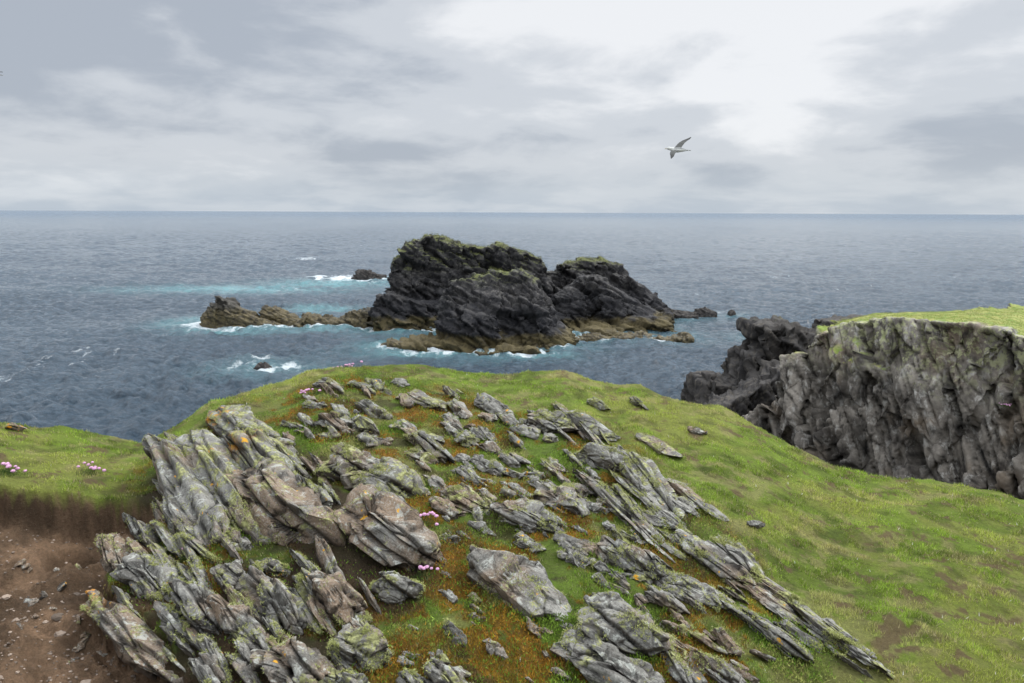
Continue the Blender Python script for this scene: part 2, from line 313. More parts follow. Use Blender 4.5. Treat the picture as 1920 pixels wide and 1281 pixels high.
# ---------------------------------------------------------------- near rocks
def ico(sub):
    bm=bmesh.new(); bmesh.ops.create_icosphere(bm,subdivisions=sub,radius=1)
    v=np.array([q.co[:] for q in bm.verts]); f=np.array([[q.index for q in fc.verts] for fc in bm.faces]); bm.free(); return v,f
ICO={k:ico(k) for k in (2,3,4,5,6)}
def normals(V,Fc):
    n=np.cross(V[Fc[:,1]]-V[Fc[:,0]],V[Fc[:,2]]-V[Fc[:,0]]); N_=np.zeros_like(V)
    for k in range(3):
        for ax in range(3): N_[:,ax]+=np.bincount(Fc[:,k],weights=n[:,ax],minlength=len(V))
    return N_/(np.linalg.norm(N_,axis=1,keepdims=True)+1e-12)
def rock(Pl,Pt,wid,label,mat,sub=5,org=0,lich=1.,group=None,thick=1.,name='rock',cat='rock',nl=None,sink=.55,soft=False):
    s=int(rng.integers(1,9999)); R=np.random.default_rng(s)
    Pl=np.asarray(Pl);Pt=np.asarray(Pt); L=Pt-Pl; ln=np.linalg.norm(L); e1=L/ln
    vd=(Pl+Pt)/2-G([0,0,H]); vd/=np.linalg.norm(vd)
    e2=np.cross(e1,vd); e2/=np.linalg.norm(e2); e3=np.cross(e1,e2)
    if e3[2]<0: e3=-e3; e2=-e2
    rt=R.uniform(-.4,.4); e2,e3=e2*math.cos(rt)+e3*math.sin(rt),e3*math.cos(rt)-e2*math.sin(rt)
    a=ln*.57; b=wid*.56; c=max(wid*.6,.22*min(ln,.5))*thick
    V,Fc=ICO[sub]; p=V.copy(); p=np.sign(p)*np.abs(p)**(.74 if soft else .55); p/=np.maximum(1,np.abs(p).max())
    cuts=[(1,R.uniform(-1.1,-.2),R.uniform(.1,.9),R.uniform(.64,.82)),(-1,R.uniform(.2,1.0),R.uniform(-.2,.7),R.uniform(.66,.86)),(.2,R.choice([-1,1]),.5,R.uniform(.58,.8))]
    if soft: cuts=cuts[:2]
    for q in cuts:
        nrm=G(q[:3]); nrm/=np.linalg.norm(nrm); ov=np.maximum(p@nrm-q[3],0); p=p-nrm[None]*ov[:,None]
    for k in range(8):
        nrm=R.normal(size=3)*G([.45,1,1]); nrm/=np.linalg.norm(nrm); dd=R.uniform(.70,1.05)
        ov=np.maximum(p@nrm-dd,0); p=p-nrm[None]*ov[:,None]
    off=R.uniform(0,90,3)
    nl=nl or R.integers(2,5)
    ly=(p[:,1]*.5+.5)*nl+.07*fbm3(p*1.0+off,2,s)+.12*p[:,0]; li=np.floor(ly).astype(np.int64); lf=ly-li
    zz=np.zeros_like(li); h1=_h(li,zz,zz,s); h2=_h(li,zz+1,zz,s); h3=_h(li,zz+2,zz,s)
    edge_=np.minimum(lf,1-lf); crk=np.exp(-edge_*46/max(nl,1))
    if nl==1: crk=crk*0
    p[:,0]*=(.76+.34*h1); p[:,0]+=.15*(h3-.5)
    topf=sstep(-.2,.5,p[:,2]); p[:,2]+=topf*(.44*(h2-.5)*(nl>1)-.32*crk)
    p=p*G([a,b,c]); dirn=p/G([a,b,c])**1.4; dirn/=np.linalg.norm(dirn,axis=1,keepdims=True)+1e-9
    q=p/G([a*.8,b*.9,c*.9])+off+.03*fbm3(p/max(b,.03)+off,2,s)[:,None]
    f1,f2,cr=voro(q,s); ed=f2-f1
    q2=p/G([a*.35,b*.45,c*.45])+off*1.7; g1,g2,cr2=voro(q2,s+50); ed2=g2-g1
    fine=fbm3(p/.03+off,4,s+7); mid=fbm3(p/.11+off,3,s+9); stri=vn3(p/G([.15,.012,.04])+off,s+12)
    amp=min(b,.10)*(.75 if soft else 1)
    disp=amp*(.40*cr-.20*np.exp(-ed*22)+.14*cr2-.04*np.exp(-ed2*26)+.03*mid)+.003*fine+min(.0018,b*.035)*stri
    p=p+dirn*disp[:,None]
    cav_shade=np.clip(crk*topf+np.exp(-ed*26)*.9+np.exp(-ed2*34)*.25,0,1)*np.clip(.85+fine,0,1)
    ctr=(Pl+Pt)/2-e3*c*sink
    Wd=ctr+p[:,:1]*e1+p[:,1:2]*e2+p[:,2:]*e3
    if np.dot(np.cross(e1,e2),e3)<0: Fc=Fc[:,::-1]
    og=np.zeros(len(Wd))
    if org: og=sstep(.1,.7,p[:,0]/a)*min(org,1)*sstep(-.1,.4,p[:,2]/c)
    if org>1: og[:]=1
    o=mesh_obj(name,Wd,Fc,mat,origin=Pl,attrs={'cav_shade':cav_shade,'org':og,'loc':p+off}); tag(o,label,cat,group)
    if lich>0:
        Nn=normals(Wd,Fc); mk=fbm3(Wd*9+3,3,200); idx=np.where((Nn[:,2]>.0)&(mk>.18-.10*lich)&(Wd[:,2]>terr(Wd[:,0],Wd[:,1])+.01))[0]
        nt=int(min(len(idx),(2300 if sub>=5 else 350)*lich*min(1,ln*wid/.08)))
        if nt>20:
            idx=R.choice(idx,nt); rep=7; I=np.repeat(idx,rep); n_=len(I)
            P=Wd[I]+np.repeat(R.normal(size=(nt,3))*.004,rep,axis=0)
            up=Nn[I]+R.normal(size=(n_,3))*.75; up/=np.linalg.norm(up,axis=1,keepdims=True)
            cc=G([.43,.45,.17])*(.45+.8*R.random((n_,1)))
            blades('lichen',P,R.uniform(.004,.011,n_),R.uniform(.0018,.0034,n_),cc,.4,M_lich,up,parent=o,origin=Pl)
    return o
g_,b_,l_=M_rock,M_rockb,M_rockl
RK=[
(400,1015,283,806,95,.34,g_,0,'big leaning grey slab at far left end of the outcrop, above bare earth'),
(468,1020,345,806,72,.32,l_,.0,'tall lichened slab leaning behind the big slab at far left'),
(560,960,415,785,80,.27,l_,.9,'slab with orange lichen cap behind the tall brown slab'),
(610,1050,425,850,104,.26,b_,0,'large brown faced slab leaning left, dark hollow under it'),
(815,1068,628,935,88,.22,b_,0,'long dark faced slab above two pink flower clumps'),
(775,925,655,868,85,.16,l_,0,'broad mottled boulder with thick pale green lichen'),
(690,905,605,852,70,.17,l_,0,'lichen covered lump left of the broad mottled boulder'),
(1048,1158,890,1015,104,.15,g_,0,'large oblong boulder in the middle foreground'),
(1230,1240,1095,1130,104,.13,g_,0,'big smooth rounded boulder in the right foreground'),
(1230,1320,1040,1212,80,.05,g_,0,'flat split slab below the big smooth rounded boulder'),
(1024,998,938,948,52,.06,g_,0,'pale flat block beside rust coloured moss'),
(1230,1100,1132,1015,58,.10,g_,0,'pointed grey slab between the oblong boulder and the right rib'),
(1175,885,1085,832,54,.11,g_,0,'smooth pale boulder at top of the right hand rib'),
(1272,985,1150,826,44,.07,l_,0,'long yellowish slab forming the crest of the right rib'),
(1240,1032,1080,880,34,.06,g_,0,'long thin slab left of the yellowish rib crest'),
(1212,985,1140,900,30,.06,l_,0,'lichened slab wedged between two long slabs of the rib'),
(1048,812,980,780,46,.09,l_,0,'knobbly lichened rock at the top left of the rib'),
(1145,828,1050,772,34,.07,g_,0,'dark backed slab above the smooth pale boulder'),
(838,868,757,800,36,.10,g_,0,'grey wedge shaped stone in the centre of the mound'),
(815,868,755,838,28,.04,l_,0,'low pale stone under the grey wedge shaped stone'),
(902,915,842,872,34,.05,g_,0,'whitish stone sloping down beneath the grey wedge'),
(912,962,832,925,38,.06,l_,0,'pale mottled stone above the flat block'),
(860,970,812,935,28,.05,b_,0,'small brownish stone right of the pink flower clump'),
(1072,968,1012,908,50,.07,g_,0,'squat grey block just above the pale flat block'),
(1118,1035,1050,1015,28,.03,g_,0,'low white speckled stone beside rusty moss'),
(1108,1062,1052,1032,30,.04,g_,0,'grey stone right of the oblong boulder'),
(1410,1112,1262,1008,34,.05,g_,0,'long pale slab in middle of the right rib'),
(1425,1092,1335,1002,32,.06,l_,0,'lichened slab on the outer side of the middle rib'),
(1508,1142,1400,1072,24,.05,l_,0,'thin lichened slab low on the outer rib'),
(1515,1245,1350,1122,38,.05,g_,0,'long smooth slab running to the lower right'),
(1608,1232,1470,1122,24,.05,l_,0,'narrow yellow speckled slab near the rib end'),
(1665,1272,1560,1185,20,.03,g_,0,'last thin slab at the lower right end of the rib'),
(1345,1142,1255,1082,28,.05,g_,0,'grey slab between pointed slab and long smooth slab'),
(1280,1152,1210,1106,28,.04,g_,0,'small slab directly below the pointed grey slab'),
(1405,1310,1298,1212,42,.06,g_,0,'slab right of the smooth boulder, cut by bottom edge'),
(1305,1310,1235,1206,46,.06,g_,0,'upright edged slab touching the smooth rounded boulder'),
(1258,856,1188,818,16,.03,l_,0,'thin slab half sunk in grass right of the rib top'),
(1328,966,1240,888,18,.03,g_,0,'thin outlying slab running into the green slope'),
(300,1262,135,1100,70,.13,b_,.6,'brown slab with an orange spot at the lower left by the earth'),
(228,1080,193,998,42,.10,b_,0,'small upright slab beside the burrow in the earth bank'),
(318,1130,235,1048,62,.13,g_,0,'blocky grey slab above the orange spotted slab'),
(402,1192,325,1082,60,.14,g_,0,'grey upright slab with grass tuft on its left'),
(505,1232,403,1118,66,.12,b_,0,'rounded brown slab in the lower left rock row'),
(556,1182,478,1068,62,.14,g_,0,'slanting slab behind the rounded brown slab'),
(610,1155,562,1068,40,.13,l_,0,'narrow lichened slab between two slanting slabs'),
(680,1172,612,1070,76,.14,b_,0,'broad flat faced slab with pinkish brown face'),
(782,1125,700,1075,62,.10,l_,0,'mossy round topped boulder under the long dark slab'),
(605,1310,500,1198,88,.13,b_,0,'ribbed brown slab at bottom edge left of centre'),
(718,1245,628,1194,66,.11,l_,0,'lichen tipped boulder above the bottom edge'),
(890,1320,818,1238,50,.08,g_,0,'pointed stone at bottom edge, centre'),
(800,1320,752,1252,40,.07,l_,0,'small lichened stone at bottom edge beside the pointed stone'),
(700,1320,612,1262,60,.08,l_,0,'yellow lichened stone cut by the bottom edge'),
(266,1022,232,952,22,.10,g_,0,'thin upright shard leaning over the earth bank'),
(322,982,287,928,24,.10,g_,0,'small pale shard right of the thin upright shard'),
(290,1235,245,1180,50,.09,g_,0,'pale squarish block at the foot of the orange spotted slab'),
(480,840,396,760,58,.13,l_,1.,'lichen crusted crag at the left end of the mound crest'),
(350,1020,320,950,30,.12,g_,0,'small grey slab at the foot of the big leaning slab'),
(455,1030,425,985,34,.06,g_,0,'broken stone in the dark hollow, nearest the leaning slabs'),
(420,1020,398,968,28,.10,g_,0,'narrow broken slab in the gap of the leaning slabs'),
(725,742,690,706,30,.09,l_,0,'upright lichened knob on the back of the mound'),
(825,772,742,738,28,.07,l_,0,'long lichened rock on the mound behind the wedge'),
(722,785,666,748,28,.07,l_,0,'broad lichened rock below the upright knob'),
(652,812,604,778,34,.07,b_,0,'brown sided stone left on the mound'),
(706,816,656,776,34,.08,l_,0,'pale wedge stone beside the brown sided stone'),
(952,784,890,752,28,.06,g_,0,'pale stone near the back of the mound, centre'),
(640,730,588,718,18,.05,g_,0,'low grey stone below the crest flowers'),
(690,728,648,716,15,.05,l_,0,'low lichened stone right of the crest flowers'),
(562,805,526,788,20,.04,g_,0,'small pale stone in grass left of the mound'),
(545,838,508,824,22,.04,g_,0,'whitish stone near the orange lichen slab'),
(1200,762,1176,740,16,.04,g_,0,'lone stone in grass near the right of the crest'),
(1322,815,1290,802,14,.03,g_,0,'small stone in grass below the crest on the right'),
(1438,992,1402,980,16,.03,g_,0,'lone pale stone on the green slope beside bare soil'),
(868,1210,842,1165,24,.05,g_,0,'small upright stone in moss at lower centre'),
(950,892,918,862,18,.05,g_,0,'small grey stone right of the whitish sloping stone'),
(1046,880,1030,858,16,.05,g_,0,'tiny standing pebble left of the long thin slab'),
(895,838,850,822,24,.05,l_,0,'grey stone in rusty moss right of the wedge'),
(1385,1230,1330,1172,30,.05,g_,0,'whitish slab beside the long smooth slab'),
(1140,770,1105,752,18,.04,l_,0,'small stone behind the top of the rib'),
(1010,1035,960,1012,24,.03,g_,0,'flat stone in rusty moss above the oblong boulder'),
(600,968,560,880,46,.20,l_,0,'lichened slab top between brown slab and dark faced slab'),
(350,1200,318,1150,40,.08,g_,0,'small grey slab left of the rounded brown slab'),
(460,1105,410,1060,38,.10,g_,0,'grey stone above the rounded brown slab'),
(540,1075,490,1045,34,.08,l_,0,'lichened stone below the dark hollow'),
(46,806,8,799,11,.03,b_,2,'small orange lichened stone on the far left grass rim'),
]
smooth_ones={'oblong boulder in':1,'smooth rounded boulder in':2,'smooth pale':1,'mossy round':2,'rounded brown slab in':2,'broad mottled boulder with':2}
def ends(lx,ly,tx,ty,h0,h1):
    Pl=hit(lx,ly,h0)
    if Pl is None: return None,None
    px=math.hypot(tx-lx,ty-ly); Pt=hit(tx,ty,h1); lw=px/F*Pl[1]
    if Pt is None or np.linalg.norm(Pt-Pl)>2.9*lw: Pt=PY(tx,ty,Pl[1]+1.3*lw)
    return Pl,Pt
for (lx,ly,tx,ty,w,h,m,og,lab) in RK:
    Pl,Pt=ends(lx,ly,tx,ty,.02,h)
    if Pl is None: continue
    dep=(Pl[1]+Pt[1])/2*1.05
    ln_px=math.hypot(tx-lx,ty-ly)
    sm=[v for k,v in smooth_ones.items() if k in lab]
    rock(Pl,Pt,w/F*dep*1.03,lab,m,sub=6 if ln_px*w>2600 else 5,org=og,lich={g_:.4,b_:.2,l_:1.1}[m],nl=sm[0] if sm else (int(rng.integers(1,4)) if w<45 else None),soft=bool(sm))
def line_pts(a,b,w):
    f=rng.random(); n=rng.normal()*w; d=G([b[0]-a[0],b[1]-a[1]]); L=np.linalg.norm(d); q=G([-d[1],d[0]])/L
    return G(a)+d*f+q*n
def in_poly(P):
    x0,y0=np.min(P,0);x1,y1=np.max(P,0)
    while True:
        q=G([rng.uniform(x0,x1),rng.uniform(y0,y1)])
        if poly_sd(q[:1],q[1:2],G(P,float))[0]>0: return q
Z1=[(300,900),(430,880),(480,1010),(700,1070),(690,1281),(300,1281),(200,1150),(260,1040)]
Z1b=[(330,820),(560,830),(640,900),(600,940),(450,900),(360,900)]
Z3=[(600,720),(800,720),(1000,770),(1060,820),(900,850),(700,830),(520,820)]
Z4=[(780,860),(1080,850),(1240,1040),(1300,1200),(1100,1120),(1050,1000),(900,990),(800,930)]
Z5=[(1230,1040),(1350,1120),(1500,1260),(1250,1281),(1050,1200),(1200,1130)]
Z6=[(640,860),(900,860),(1040,1020),(880,1000),(860,1100),(1080,1160),(1060,1281),(720,1281),(780,1130),(860,1040)]
jobs=[(lambda:in_poly(Z1),66,(50,110),(.16,.28),(.03,.09),0),(lambda:in_poly(Z1b),20,(50,100),(.16,.28),(.05,.12),0),
      (lambda:line_pts((1060,780),(1260,980),15),24,(45,105),(.14,.25),(.02,.05),0),
      (lambda:line_pts((1250,1000),(1650,1255),17),44,(45,110),(.12,.22),(.010,.032),0),
      (lambda:in_poly(Z3),64,(14,46),(.35,.65),(.015,.045),1),(lambda:in_poly(Z4),110,(13,50),(.3,.6),(.01,.035),1),(lambda:in_poly(Z6),60,(10,38),(.3,.6),(.01,.03),1),(lambda:in_poly(Z5),34,(28,85),(.18,.34),(.015,.04),0)]
labs={0:('narrow grey rock shard packed edge on among the larger slabs of the outcrop','narrow shards packed into the outcrop','rock'),1:('small pale stone poking up through the turf of the mound','small stones poking through the turf','stone')}
cnt=0
for fnc,num,lr,wr,hr_,kd in jobs:
    for k in range(num):
        u,v=fnc(); ang=math.radians(rng.normal(46 if u>700 else 55,5) if kd==0 else rng.normal(38,13)); L=rng.uniform(*lr)
        if u>1230 and kd==0: ang=math.radians(rng.normal(36,4))
        du,dv=math.cos(ang)*L/2,math.sin(ang)*L/2
        Pl,Pt=ends(u+du,v+dv,u-du,v-dv,.01,rng.uniform(*hr_))
        if Pl is None or pitmask(Pl[:1],Pl[1:2])[0]>.6: continue
        rock(Pl,Pt,L*rng.uniform(*wr)/F*Pl[1]*1.05,labs[kd][0],[g_,l_,b_ if u<700 else g_,g_][cnt%4],sub=5 if L>45 else 4,lich=.45,group=labs[kd][1],name='rock_shard' if kd==0 else 'small_stone',cat=labs[kd][2],nl=int(rng.integers(1,3)),sink=.4 if kd==0 else .3)
        cnt+=1
for k in range(34):
    u,v=rng.uniform(20,330),rng.uniform(1060,1275); L=rng.uniform(10,28); ang=rng.uniform(0,3.1)
    Pl=hit(u,v,.004)
    if Pl is None or pitmask(Pl[:1],Pl[1:2])[0]<.7: continue
    Q=Pl+G([math.cos(ang),math.sin(ang),0])*L/F*Pl[1]; Q[2]=terr(Q[:1],Q[1:2])[0]+.006
    rock(Pl,Q,L*.6/F*Pl[1],'small loose stone lying on the bare brown earth',b_,sub=3,lich=0,group='loose stones on the bare earth',name='loose_stone',cat='stone',nl=1,sink=.2)
print('rocks',cnt,time.time()-T0)
Vs=[];Fs=[];k0=0; v0,f0=ICO[2]
while len(Vs)<1100:
    P=PZ(rng.uniform(-60,340),rng.uniform(960,1400),H-1.90)
    if pitmask(P[:1],P[1:2])[0]<.7: continue
    s=rng.uniform(.002,.009)*(1+2*(rng.random()<.06)); z=terr(P[:1],P[1:2])[0]
    Vs.append(v0*G([1,rng.uniform(.5,1),.5])*s*(1+.3*rng.normal(size=(len(v0),1))*.5)+G([P[0],P[1],z])); Fs.append(f0+k0); k0+=len(v0)
Vs=np.concatenate(Vs); cc=np.repeat(rng.uniform(.10,.34,(1100,1))*G([[1.15,.90,.70]]),len(v0),axis=0)
tag(mesh_obj('gravel',Vs,np.concatenate(Fs),M_lich,attrs={'Col':cc},smooth=False),'fine grit on the bare brown earth','gravel',kind='stuff')
# ---------------------------------------------------------------- thrift flowers
t=NT('thrift_pink'); M_pink=t.fin(t.mix(t.noise(t.pos(),300,2),(.42,.17,.32),(.72,.46,.62)),.7)
t=NT('thrift_stem'); M_stem=t.fin((.12,.14,.05),.8)
def thrift(u,v,n,spread,label,P=None,size=.011,stem=.05):
    P=hit(u,v,.03) if P is None else P
    if P is None: P=PY(u,v+6,6.9)
    gz=terr(P[:1],P[1:2])[0] if P[1]<9 else P[2]-stem
    base=G([P[0],P[1],gz]); e=bpy.data.objects.new('thrift_plant',None); C.objects.link(e); e.location=tuple(base); e.empty_display_size=.05
    tag(e,label,'flower')
    for k in range(n):
        off=rng.normal(size=2)*spread*G([1,.6]); hh=stem*rng.uniform(.7,1.2); top=base+G([off[0],off[1],hh]); 
        if P[1]<9: top[2]=terr(top[:1],top[1:2])[0]+hh
        vv,ff=ICO[3]; s=size*rng.uniform(.8,1.2); q=vv*(1+.28*vn3(vv*5+k,k)[:,None])*G([1,1,.72])*s
        mesh_obj('flower_head',q+top,ff,M_pink,origin=top,parent=e,smooth=False)
        b0=base+G([off[0]*.4,off[1]*.4,0]); 
        ang=np.arange(5)*2*np.pi/5; ring=np.stack([np.cos(ang),np.sin(ang),0*ang],1)*.0012*(size/.011)
        V=np.concatenate([ring+b0,ring+top]); Fq=np.array([[i,(i+1)%5,5+(i+1)%5,5+i] for i in range(5)])
        mesh_obj('stem',V,Fq,M_stem,origin=b0,parent=e)
    m=260; q=rng.normal(size=(m,2))*spread*.8; Pp=np.stack([base[0]+q[:,0],base[1]+q[:,1],np.full(m,base[2])],1)
    if P[1]<9: Pp[:,2]=terr(Pp[:,0],Pp[:,1])
    blades('leaf_cushion',Pp,rng.uniform(.02,.035,m)*(size/.011),np.full(m,.003*(size/.011)),G([.07,.12,.03])*(.6+.8*rng.random((m,1))),.9,M_blade,parent=e,origin=base)
thrift(800,972,13,.055,'pink thrift clump in the moss above the long dark slab end',size=.010)
thrift(790,1072,7,.035,'pink thrift flowers at the lower tip of the dark faced slab',size=.0085)
thrift(645,676,14,.055,'bright pink thrift clump on the crest of the mound',size=.013)
thrift(583,736,10,.055,'pale pink thrift clump on the left flank of the mound',size=.012)
thrift(166,880,11,.045,'pink thrift clump in the left turf above the earth bank',size=.011)
thrift(15,880,11,.05,'pink thrift clump at the left edge of the picture',size=.011)
thrift(340,1046,2,.02,'pair of thrift flowers among the left foreground slabs',size=.009)
thrift(376,1010,2,.015,'tiny pale thrift flower near the big leaning slab foot',size=.008)
# ---------------------------------------------------------------- rock masses
WL=[]
def hull(bm,pts):
    vs=[bm.verts.new(tuple(float(c) for c in p)) for p in pts]
    res=bmesh.ops.convex_hull(bm,input=vs)
    junk=[g for g in res['geom_interior']+res['geom_unused'] if isinstance(g,bmesh.types.BMVert)]
    if junk: bmesh.ops.delete(bm,geom=list(set(junk)),context='VERTS')
def remesh(bm,vox):
    me=bpy.data.meshes.new('tmp'); bm.to_mesh(me); bm.free(); o=bpy.data.objects.new('tmp',me); C.objects.link(o)
    md=o.modifiers.new('r','REMESH'); md.mode='VOXEL'; md.voxel_size=vox; md.adaptivity=0
    dg=bpy.context.evaluated_depsgraph_get(); ev=o.evaluated_get(dg); m2=ev.to_mesh(); m2.calc_loop_triangles()
    V=np.empty(len(m2.vertices)*3,np.float32); m2.vertices.foreach_get('co',V); V=V.reshape(-1,3).astype(float)
    Fc=np.empty(len(m2.loop_triangles)*3,np.int32); m2.loop_triangles.foreach_get('vertices',Fc); Fc=Fc.reshape(-1,3)
    ev.to_mesh_clear(); bpy.data.objects.remove(o); bpy.data.meshes.remove(me)
    return V,Fc
def smooth_n(V,Fc,it=2):
    Nn=normals(V,Fc)
    for _ in range(it):
        f=Nn[Fc].sum(1); A=np.zeros_like(Nn)
        for k in range(3):
            for ax in range(3): A[:,ax]+=np.bincount(Fc[:,k],weights=f[:,ax],minlength=len(V))
        Nn=A/(np.linalg.norm(A,axis=1,keepdims=True)+1e-12)
    return Nn
def crag(V,Fc,n,sizes,amp,seed,up=(0,0,1),fineamp=.1,lv=((1,1),(.42,.42)),flat_top=0.,warp=.25,groove=.32):
    n=G(n)/np.linalg.norm(n); t1=G(up)-n*(G(up)@n); t1/=np.linalg.norm(t1); t2=np.cross(n,t1)
    cav_shade=np.zeros(len(V)); N0=smooth_n(V,Fc,6); am0=1-flat_top*sstep(.5,.9,N0[:,2])
    for k,(sc,am) in enumerate(lv):
        wp=fbm3(V/(sizes[1]*1.4),2,seed+k)*warp
        q=np.stack([V@n/(sizes[0]*sc),V@t1/(sizes[1]*sc),V@t2/(sizes[2]*sc)],1)+wp[:,None]+50
        f1,f2,cr=voro(q,seed+11*k); ed=f2-f1
        V=V+N0*(am0*amp*am*(cr*1.15-groove*np.exp(-ed*16)))[:,None]
        cav_shade=np.maximum(cav_shade,am0*np.exp(-ed*15)*(.95-.15*k))
    Nn=normals(V,Fc); fn=fbm3(V/(sizes[0]*.7),4,seed+77); V=V+Nn*(fineamp*fn)[:,None]
    m=abs(V[:,2])<.35; WL.append(V[m][::7,:2])
    return V,np.clip(cav_shade*(.8+fn),0,1)
def ridge(bm,pts,D,tw,bw,seg,jit=.8,zb=-2.,front=.5,lean=0.):
    R=np.random.default_rng(int(pts[0][0])+int(D))
    W=[PY(u,v,D) for u,v in pts]
    out=[W[0]]
    for a,b in zip(W[:-1],W[1:]):
        k=max(1,int(abs(b[0]-a[0])/seg))
        for i in range(1,k+1): out.append(a+(b-a)*i/k)
    for a,b in zip(out[:-1],out[1:]):
        j=R.uniform(-jit,jit); dz=R.uniform(-.35,.1)*jit; w=tw*R.uniform(.7,1.2); bb=bw*R.uniform(.85,1.15); ex=(b-a)*.18
        P=[]
        for q,s in ((a-ex,-1),(b+ex,1)):
            P+= [q+G([0,-w/2+j,dz]),q+G([0,w/2+j,dz])]
            mid=q[2]*.45
            P+= [G([q[0]+lean*.5,D-bb*front*.8+j,mid]),G([q[0]+lean*.5,D+bb*(1-front)*.8+j,mid])]
            P+= [G([q[0]+s*.3+lean,D-bb*front+j,zb]),G([q[0]+s*.3+lean,D+bb*(1-front)+j,zb])]
        hull(bm,P)
sn=(.50,.30,.80)
bm=bmesh.new()
ridge(bm,[(738,540),(736,500),(742,482),(760,472),(778,452),(800,444),(835,446),(880,461),(905,466),(940,461),(985,470),(1015,482),(1024,500)],114,5,12,3,.8)
ridge(bm,[(1012,505),(1040,506),(1050,496),(1066,491),(1095,484),(1130,486),(1158,498),(1178,516),(1205,538),(1230,558),(1246,578)],118,4,11,3,.7)
ridge(bm,[(826,600),(832,556),(852,528),(884,512),(930,507),(982,511),(1005,532),(1026,564),(1050,598),(1070,614)],97,2.5,13,2.5,.7,front=.6)
ridge(bm,[(1030,560),(1060,538),(1090,518),(1126,521),(1155,542),(1192,564),(1230,584)],111,3,11,2.5,.6)
ridge(bm,[(706,584),(712,556),(736,550),(770,558),(825,568)],108,3,7,2,.5)
ridge(bm,[(764,640),(800,631),(850,632),(930,638),(985,646)],91.5,4,8,2,.6)
ridge(bm,[(905,657),(940,648),(990,652)],88,2.5,4,2,.3)
ridge(bm,[(1070,604),(1120,601),(1180,596),(1225,593),(1250,587)],107,3,8,2,.6)
ridge(bm,[(1000,620),(1040,618),(1070,623)],98,3,7,2,.5); ridge(bm,[(1085,620),(1120,617),(1170,621)],101,3,7,2,.5)
V,Fc=remesh(bm,.19); V,cav_shade=crag(V,Fc,sn,(1.25,4.6,3.2),.95,5,up=(.8,0,-.55),fineamp=.07,lv=((2.2,1.0),(.9,.66),(.38,.34)),flat_top=.5,warp=.3)
st=mesh_obj('sea_stack',V,Fc,M_stack,origin=(0,105,0),attrs={'cav_shade':cav_shade}); tag(st,'large dark craggy rock island with green top rising from the sea','sea stack')
def tufts(obj,V,Fc,cond,n,h,w,cols,name,kind=None,origin=None):
    Nn=normals(V,Fc); idx=np.where(cond(V,Nn))[0]
    if len(idx)<10: return
    I=rng.choice(idx,n); P=V[I]+rng.normal(size=(n,3))*w*1.5; up=np.tile(G([0,0,1.]),(n,1))
    cc=G(cols[0])+rng.random((n,1))*(G(cols[1])-G(cols[0]))
    blades(name,P,h*rng.uniform(.5,1.2,n),np.full(n,w),cc,.8,M_blade,up,parent=obj,origin=origin)
tufts(st,V,Fc,lambda v,n:(n[:,2]>.72)&(v[:,2]>9.2)&(fbm3(v*.35,3,9)>.0),9000,.13,.10,[(.08,.10,.03),(.22,.22,.08)],'grass_cap',origin=(0,105,0))
def mass(name,specs,label,cat,mat,vox,sizes,amp,seed,n=sn,up=(.8,0,-.55),fa=.1,ft=0.,lv=((1,1),(.42,.42)),warp=.25):
    bm=bmesh.new()
    for s in specs: ridge(bm,*s)
    V,Fc=remesh(bm,vox); V,cav_shade=crag(V,Fc,n,sizes,amp,seed,up=up,fineamp=fa,flat_top=ft,lv=lv,warp=warp)
    ctr=V.mean(0); ctr[2]=0
    o=mesh_obj(name,V,Fc,mat,origin=ctr,attrs={'cav_shade':cav_shade}); tag(o,label,cat); return o,V,Fc
mass('skerry',[([(381,605),(392,578),(409,559),(436,567),(463,583),(494,597),(525,607)],109,1.4,5.,1.5,.4)],'pointed brown and black rock at the left end of the skerry chain','skerry',M_sk,.14,(.8,2.8,1.8),.4,21)
mass('skerry',[([(488,598),(498,573),(518,578),(552,594),(575,604)],111,1.3,4.5,1.5,.4)],'second fin shaped rock of the chain, left of the low ledge','skerry',M_sk,.14,(.8,2.8,1.8),.4,22)
mass('skerry',[([(560,602),(575,590),(610,594),(640,594),(670,583),(690,578),(712,584),(720,600)],110,1.8,5.5,1.5,.5)],'low brown ledge joining the fin shaped rock to the island','skerry',M_sk,.14,(.8,2.8,1.8),.4,23)
mass('skerry',[([(1078,636),(1105,627),(1150,628),(1200,624),(1215,632),(1250,633),(1285,628)],99,1.8,4.8,1.5,.4)],'long low brown reef in front of the right side of the island','skerry',M_sk,.13,(.6,2,1.4),.28,24)
mass('skerry',[([(995,650),(1015,640),(1045,638),(1064,648)],92,2,4,1.2,.3)],'small brown rock at the foot of the island, before the long reef','skerry',M_sk,.12,(.6,2,1.4),.3,25)
mass('skerry',[([(718,646),(732,636),(757,640),(760,648)],91,1.5,3,1.,.2)],'small brown rock just left of the island front','skerry',M_sk,.1,(.4,1.5,1),.2,26)
mass('skerry',[([(664,520),(672,509),(690,508),(700,513),(717,518)],186,3,6,2,.4)],'distant dark rock in white surf left of the island top','skerry',M_dk,.2,(.8,2.5,1.5),.5,27)
mass('skerry',[([(480,690),(487,680),(496,680),(505,690)],78,.7,1.8,.6,.1)],'small black wave washed rock nearest the shore on the left','skerry',M_dk,.06,(.3,.8,.5),.12,28,fa=.05)
mass('skerry',[([(1228,588),(1250,581),(1270,582),(1300,586)],118,1.5,3.5,1.5,.3)],'flat dark rock touching the right tip of the island','skerry',M_dk,.12,(.5,2,1.4),.2,29)
mass('skerry',[([(1302,585),(1308,579),(1325,578),(1340,583)],120,1.2,2.5,1.,.2)],'low dark rock standing apart right of the island','skerry',M_dk,.1,(.5,2,1.4),.15,30)
